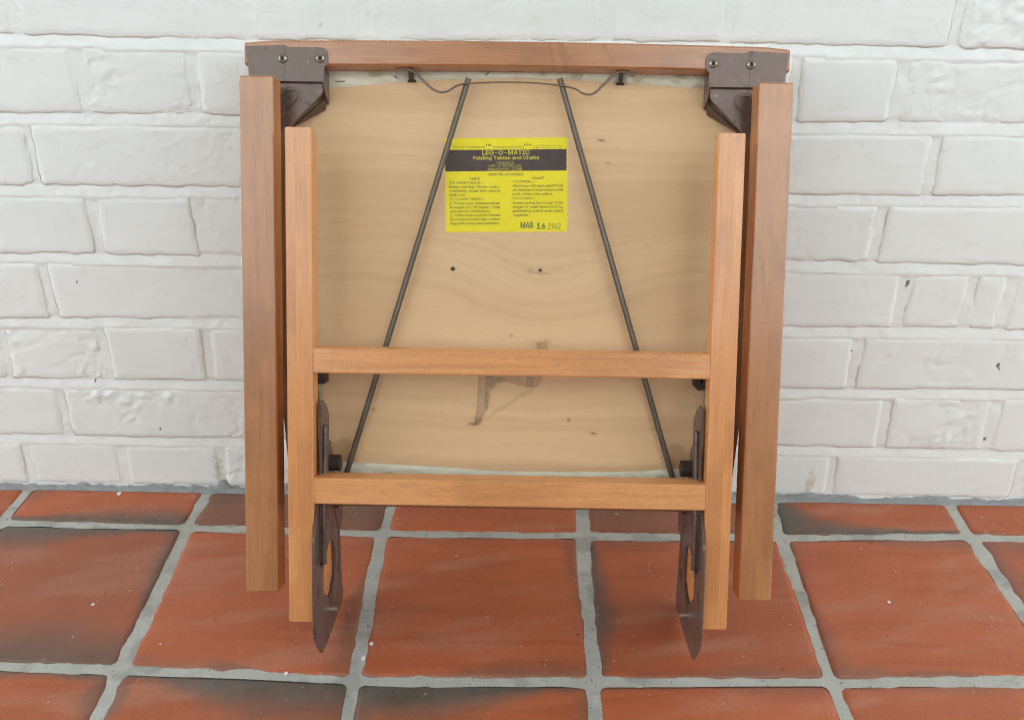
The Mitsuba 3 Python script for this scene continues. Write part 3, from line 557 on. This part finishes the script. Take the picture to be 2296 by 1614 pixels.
for s in (-1, 1):
    sh = lambda a, b: tuple(sorted((s * a, s * b)))
    pl = Polygon(OUT).buffer(0.0012).buffer(-0.0012)
    hole = affinity.scale(Polygon(HOLE), 1.0, 1.28).buffer(0.0015).buffer(-0.0008)
    pl = pl.difference(hole).difference(affinity.scale(disc_uw(0.0538, 0.1142, 0.0026), 1.7, 1)).difference(affinity.scale(disc_uw(0.0463, 0.0330, 0.0024), 1.9, 1))
    hp = part('hinge_plate', poly_x(pl, *sh(0.1536, 0.1518)), 'brown_hammered_paint', label='brown pointed steel hinge plate touching the floor')
    lip = tube(spline([(s * 0.1527, u, w) for u, w in ((0.101, 0.1250), (0.094, 0.1266), (0.0625, 0.1274), (0.0343, 0.1265), (0.018, 0.1238))], 6), 0.0013, 0.0013)
    part('rolled_edge', lip, 'brown_hammered_paint', parent=hp, smooth=True)
    pin = trimesh.creation.cylinder(radius=0.0021, height=0.0075, sections=20); pin.apply_transform(rot([0, 1, 0], math.pi / 2)); pin.apply_translation([s * 0.1485, 0.0229, 0.0712])
    for u0, w0 in ((0.0538, 0.1142), (0.0463, 0.0330)):
        dk = trimesh.creation.cylinder(radius=0.0030, height=0.0006, sections=18); dk.apply_transform(rot([0, 1, 0], math.pi / 2)); dk.vertices = np.asarray(dk.vertices) * [1, 1.9, 1]; dk.apply_translation([s * 0.1535, u0, w0])
        part('rivet_hole', dk, 'dark_rubber', parent=hp)
    for path in ([(0.0700, 0.0452), (0.0600, 0.0440), (0.0450, 0.0448), (0.0350, 0.0520), (0.0270, 0.0660)], [(0.1100, 0.0500), (0.0950, 0.0400), (0.0820, 0.0290), (0.0640, 0.0260), (0.0400, 0.0240), (0.0250, 0.0260)]):
        part('pressed_rim', tube(spline([(s * 0.1520, u0, w0) for u0, w0 in path], 6), 0.0013, 0.0010, side=(1, 0, 0)), 'brown_hammered_paint', parent=hp, smooth=True)
    part('pin', pin, 'bright_steel', parent=hp, smooth=40)
    arm = Polygon([(0.0705, 0.1035), (0.0725, 0.0945), (0.0800, 0.0915), (0.1000, 0.0880), (0.1430, 0.0770), (0.1900, 0.0760), (0.1985, 0.0850), (0.2050, 0.1000), (0.2040, 0.1080), (0.1500, 0.1080), (0.0950, 0.1095), (0.0770, 0.1080)]).buffer(0.001)
    la = part('locking_arm', poly_x(arm, *sh(0.1516, 0.1503)), 'brown_hammered_paint')
    edge = tube(spline([(s * 0.1492, u, w) for u, w in ((0.0735, 0.1050), (0.0900, 0.1050), (0.1150, 0.1040), (0.1430, 0.1000), (0.1850, 0.0960))], 6), 0.0036, 0.0024, side=(1, 0, 0))
    part('stiffening_rib', edge, 'brown_hammered_paint', parent=la, smooth=True)
    lev = Polygon([(0.1000, 0.0600), (0.0900, 0.0560), (0.0905, 0.0480), (0.1000, 0.0450), (0.1510, 0.0530), (0.1640, 0.0610), (0.1678, 0.0700), (0.1640, 0.0760), (0.1300, 0.0750), (0.1000, 0.0720)]).buffer(0.001)
    part('lever', poly_x(lev, *sh(0.1516, 0.1530)), 'brown_hammered_paint')
    bolt = trimesh.creation.cylinder(radius=0.0068, height=0.0105, sections=22); bolt.apply_transform(rot([0, 1, 0], math.pi / 2)); bolt.apply_translation([s * 0.1465, 0.1490, 0.0720])
    part('pivot_bolt', bolt, 'dark_rubber', smooth=40)
    bolt = trimesh.creation.cylinder(radius=0.0046, height=0.0030, sections=22); bolt.apply_transform(rot([0, 1, 0], math.pi / 2)); bolt.apply_translation([s * 0.1490, 0.1080, 0.0450])
    part('rivet', bolt, 'brown_hammered_paint', parent=hp, smooth=40)
    # bumper clip on the seat side
    if s < 0: cl = cbox(-0.1640, -0.1560, 0.2135, 0.2225, 0.0455, 0.062, 0.0012)
    else: cl = poly_w(Polygon([(0.1530, 0.2235), (0.1535, 0.2160), (0.1560, 0.2135), (0.1640, 0.2140), (0.1640, 0.2235), (0.1600, 0.2235), (0.1598, 0.2185), (0.1575, 0.2183), (0.1566, 0.2235)]).buffer(0.0004), 0.0455, 0.061)
    part('stop_clip', cl, 'dark_rubber')
    # stub of the back post behind the plate
    part('back_post', cbox(*sh(0.1542, 0.1730), 0.0290, 0.1085, 0.0420, 0.0985, 0.001), 'beech_wood', stain=('rear_leg', 0))

# brace rods, spring bar, clips
def flatbar(a, b, wa, wb, half, t):
    a, b = np.array(a), np.array(b); d = (b - a) / np.linalg.norm(b - a); nrm = np.array([-d[1], d[0]]); c = 0.0013
    pts = []
    for p_, w_ in ((a, wa), (b, wb)):
        for o, w2 in ((-half, 0), (-half, t - c), (-half + c, t), (half - c, t), (half, t - c), (half, 0)):
            q_ = p_ + nrm * o; pts.append((q_[0], q_[1], w_ + w2))
    return hull(pts)
part('brace_rod', flatbar((-0.0388, 0.4650), (-0.1400, 0.1350), 0.0560, 0.0530, 0.0023, 0.0034), 'rod_bronze', smooth=20)
part('brace_rod', flatbar((0.0352, 0.4660), (0.1383, 0.1350), 0.0560, 0.0530, 0.0023, 0.0034), 'rod_bronze', smooth=20)
wire = [(-0.0979, 0.4690), (-0.0922, 0.4711), (-0.0878, 0.4713), (-0.0830, 0.4688), (-0.0772, 0.4637), (-0.0710, 0.4582), (-0.0648, 0.4542), (-0.0595, 0.4532), (-0.0543, 0.4547), (-0.0472, 0.4589), (-0.0402, 0.4602), (-0.0270, 0.4612), (-0.0094, 0.4618), (0.0082, 0.4617), (0.0214, 0.4611), (0.0346, 0.4598), (0.0469, 0.4576), (0.0532, 0.4542), (0.0585, 0.4529), (0.0637, 0.4544), (0.0697, 0.4600), (0.0757, 0.4657), (0.0809, 0.4701), (0.0861, 0.4714), (0.0905, 0.4703), (0.0945, 0.4677)]
wp_ = spline([(x, u, 0.0605) for x, u in wire], 6)
part('spring_bar', tube(wp_, 0.00060 + 0.00055 * np.clip((np.abs(wp_[:, 0]) - 0.045) / 0.03, 0, 1), 0.0023), 'spring_steel', smooth=True, label='bent flat steel spring bar under the top rail')
for x in (-0.0862, 0.0852):
    part('clip', cat(cbox(x - 0.0014, x + 0.0014, 0.4640, 0.4706, 0.0450, 0.0590, 0.0004), cbox(x - 0.0032, x + 0.0034, 0.4632, 0.4650, 0.0450, 0.0480, 0.0004)), 'dark_rubber')
for x, u, r in ((-0.0511, 0.3108, 0.0024), (0.0224, 0.3106, 0.0019)):
    m = trimesh.creation.cone(radius=r, height=0.0026, sections=9); m.apply_translation([0, 0, 0.0452]); m.apply_transform(rot([0, 0, 1], 0.3)); m.vertices = np.asarray(m.vertices) * [1, 0.85, 1] + [x, u, 0]
    part('screw_tip', m, 'screw_tip', label='dark screw tip poking through the seat board')

# paper label
LX, LU, LR = -0.0072, 0.3809, 0.0215
PX = 0.0592 / 1000
def lab(px, py):   # label print grid (origin top left of the print sheet) -> chair plane
    a, b = (px - 1065) * PX, -(py - 842) * PX
    return LX + a * math.cos(LR) - b * math.sin(LR), LU + a * math.sin(LR) + b * math.cos(LR)
def lquad(x0, y0, x1, y1): return Polygon([lab(x0, y0), lab(x1, y0), lab(x1, y1), lab(x0, y1)])
sheet = part('paper_label', poly_w(lquad(204, 190, 1926, 1495), 0.0455, 0.0457), 'label_yellow', label='yellow and black instruction label pasted on the seat board')
part('dark_band', poly_w(lquad(208, 352, 1916, 648), 0.0457, 0.04576), 'label_band', parent=sheet)
def line(text, x0, x1, base, cap, bold=False, slant=0.0):
    m = meshkit.text_mesh(text, cap * PX, 0.00004, bold)
    v = np.asarray(m.vertices).copy(); lo, hi = v[:, 0].min(), v[:, 0].max()
    v[:, 0] = (v[:, 0] - lo) * (x1 - x0) * PX / (hi - lo) + slant * v[:, 1]
    ox, ou = lab(x0, base)
    m.vertices = np.stack([ox + v[:, 0] * math.cos(LR) - v[:, 1] * math.sin(LR), ou + v[:, 0] * math.sin(LR) + v[:, 1] * math.cos(LR), v[:, 2]], 1)
    return m
def block(rows, w):
    m = cat(*[line(*r) for r in rows]); m.apply_translation([0, 0, w]); return m
part('band_lettering', block([('LEG-O-MATIC', 730, 1395, 422, 62, True), ('Folding Tables and Chairs', 605, 1530, 488, 46, True), ('Patented by', 935, 1185, 545, 28), ('LEG-O-MATIC CO.', 820, 1290, 592, 36), ('BRIDGEPORT, CONN.', 808, 1302, 640, 32)], 0.04576), 'label_yellow_ink', parent=sheet, label='yellow lettering on the dark band', kind='stuff')
L = [('TO OPEN TABLE\u2014', 262, 755, 822, 30, True), ('Raise one leg. Others auto-', 262, 975, 880, 32), ('matically raise into place', 262, 975, 936, 32), ('and lock.', 262, 495, 992, 32), ('TO CLOSE TABLE\u2014', 262, 765, 1050, 30, True),
     ('1. Press any release lever', 262, 975, 1108, 32), ('toward rim of table. This', 265, 975, 1164, 32), ('will unlock mechanism.', 268, 838, 1220, 32), ('2. Table may now be folded', 268, 975, 1276, 32), ('by lowering one leg\u2014other', 268, 975, 1332, 32), ('legs will fold automatically.', 270, 968, 1388, 32)]
R = [('TO OPEN\u2014', 1155, 1462, 812, 30, True), ('Hold top of back and front', 1155, 1868, 872, 32), ('of seat and pull open until', 1155, 1868, 928, 32), ('lock clicks into place.', 1155, 1718, 984, 32), ('TO CLOSE\u2014', 1155, 1475, 1044, 30, True),
     ('Press spring bar under front', 1155, 1868, 1108, 32), ('edge of seat and fold by', 1158, 1868, 1164, 32), ('pressing back and seat', 1158, 1868, 1220, 32), ('together.', 1160, 1385, 1278, 32)]
rules = cat(*[poly_w(lquad(a, y, b, y + 5), 0, 0.00004) for a, b in ((345, 780), (882, 1310), (1440, 1850)) for y in (306, 326)]); rules.apply_translation([0, 0, 0.0457])
part('ruled_lines', rules, 'label_ink', parent=sheet, kind='stuff')
part('headings', block([('INSTRUCTIONS', 815, 1305, 712, 34, True), ('TABLE', 548, 695, 768, 32, True), ('CHAIRS', 1422, 1602, 765, 32, True), ('L', 310, 335, 325, 30), ('FIN.', 785, 870, 305, 28, True), ('UPH.', 1318, 1430, 305, 28, True)], 0.0457), 'label_ink', parent=sheet, kind='stuff')
for col in (L, R): part('instruction_text', block([(*r[:5], True) for r in col], 0.0457), 'label_ink', parent=sheet, kind='stuff')
part('date_stamp', block([('MAR', 1262, 1440, 1450, 88, True, 0.05), ('16', 1488, 1612, 1458, 82, True, 0.05), ('1962', 1645, 1828, 1462, 84, False, 0.08)], 0.0457), 'stamp_ink', parent=sheet, label='dark green stamped date', kind='stuff')

# torn scrap of old paper, curling off the board
scrap = [(-0.0279, 0.2240), (-0.0288, 0.2044), (-0.0298, 0.1904), (-0.0316, 0.1797), (-0.0352, 0.1806), (-0.0366, 0.1800), (-0.0340, 0.1788), (-0.0316, 0.1783), (-0.0277, 0.1793), (-0.0242, 0.1850), (-0.0240, 0.1866), (-0.0228, 0.1880), (-0.0210, 0.1920), (-0.0195, 0.1985), (-0.0175, 0.2080), (-0.0158, 0.2108), (-0.0129, 0.2136), (-0.0085, 0.2153), (-0.0041, 0.2156), (0.0020, 0.2146), (0.0059, 0.2127), (0.0142, 0.2113), (0.0190, 0.2113), (0.0222, 0.2140), (0.0250, 0.2190), (0.0262, 0.2240)]
up_bit = [(0.0195, 0.2400), (0.0202, 0.2470), (0.0225, 0.2475), (0.0248, 0.2494), (0.0270, 0.2515), (0.0294, 0.2536), (0.0281, 0.2500), (0.0272, 0.2450), (0.0275, 0.2400)]
def curled(poly):
    m = poly_w(Polygon(poly).buffer(0), 0.0458, 0.0461)
    m = m.subdivide_to_size(0.004)
    v = np.asarray(m.vertices).copy()
    v[:, 2] += 0.004 * np.clip((0.187 - v[:, 1]) / 0.010, 0, 1) ** 2 + 0.002 * np.clip((v[:, 0] - 0.018) / 0.008, 0, 1) ** 2
    m.vertices = v; return m
sc_ = part('paper_scrap', cat(curled(scrap), curled(up_bit)), 'old_paper', label='torn brown scrap of printed paper stuck on the seat board')
rp = random.Random(3); dashes = []
for (x0, x1, u0, u1) in ((-0.0226, -0.0200, 0.1925, 0.2090), (-0.0226, -0.0145, 0.2105, 0.2196), (-0.0130, -0.0050, 0.2165, 0.2196), (0.0128, 0.0215, 0.2125, 0.2192)):
    u = u0
    while u < u1:
        x = x0
        while x < x1:
            ln = rp.uniform(0.0006, 0.0016); dashes.append(sbox(x, u, min(x + ln, x1), u + rp.uniform(0.0004, 0.0007))); x += ln + rp.uniform(0.0003, 0.0006)
        u += 0.0013
part('print_marks', cat(*[poly_w(d, 0.0461, 0.04614) for d in dashes]), 'paper_print', parent=sc_, kind='stuff')

# ---------------------------------------------------------------- flakes of white paint on the floor
bsdf('paint_flake', type='principled', base_color=rgb(0.72, 0.72, 0.72), roughness=0.6)
for k, (x, y, r, z, t) in enumerate(((-0.4241, -0.0109, 0.0026, 0.0, 'round white paint flake on the tile right at the wall, left of the chair'), (-0.1244, -0.2489, 0.0021, -0.001, 'white paint flake on the grout line in front of the left hinge plate'),
                                  (-0.1196, -0.2320, 0.0019, 0.0, 'greyish paint flake on the middle tile beside the left grout line'), (-0.1869, -0.2683, 0.0018, -0.001, 'tiny white paint flake on the front grout line below the left legs'),
                                  (0.3542, -0.1659, 0.0015, 0.0, 'narrow white paint flake in the middle of the big tile right of the chair'), (-0.3825, -0.1881, 0.0014, 0.0, 'narrow white paint flake on the big tile left of the chair'))):
    rr = random.Random(50 + k); n_ = 8
    pts = [(x + r * rr.uniform(.6, 1.1) * math.cos(a), y + 1.25 * r * rr.uniform(.6, 1.1) * math.sin(a), z + h_) for a in np.linspace(0, 2 * math.pi, n_, endpoint=False) for h_ in (0.0001, 0.0007 + rr.uniform(0, .0005))]
    add('paint_flake', hull(pts), 'paint_flake', label=t, category='paint flake', group='white paint flakes on the patio')
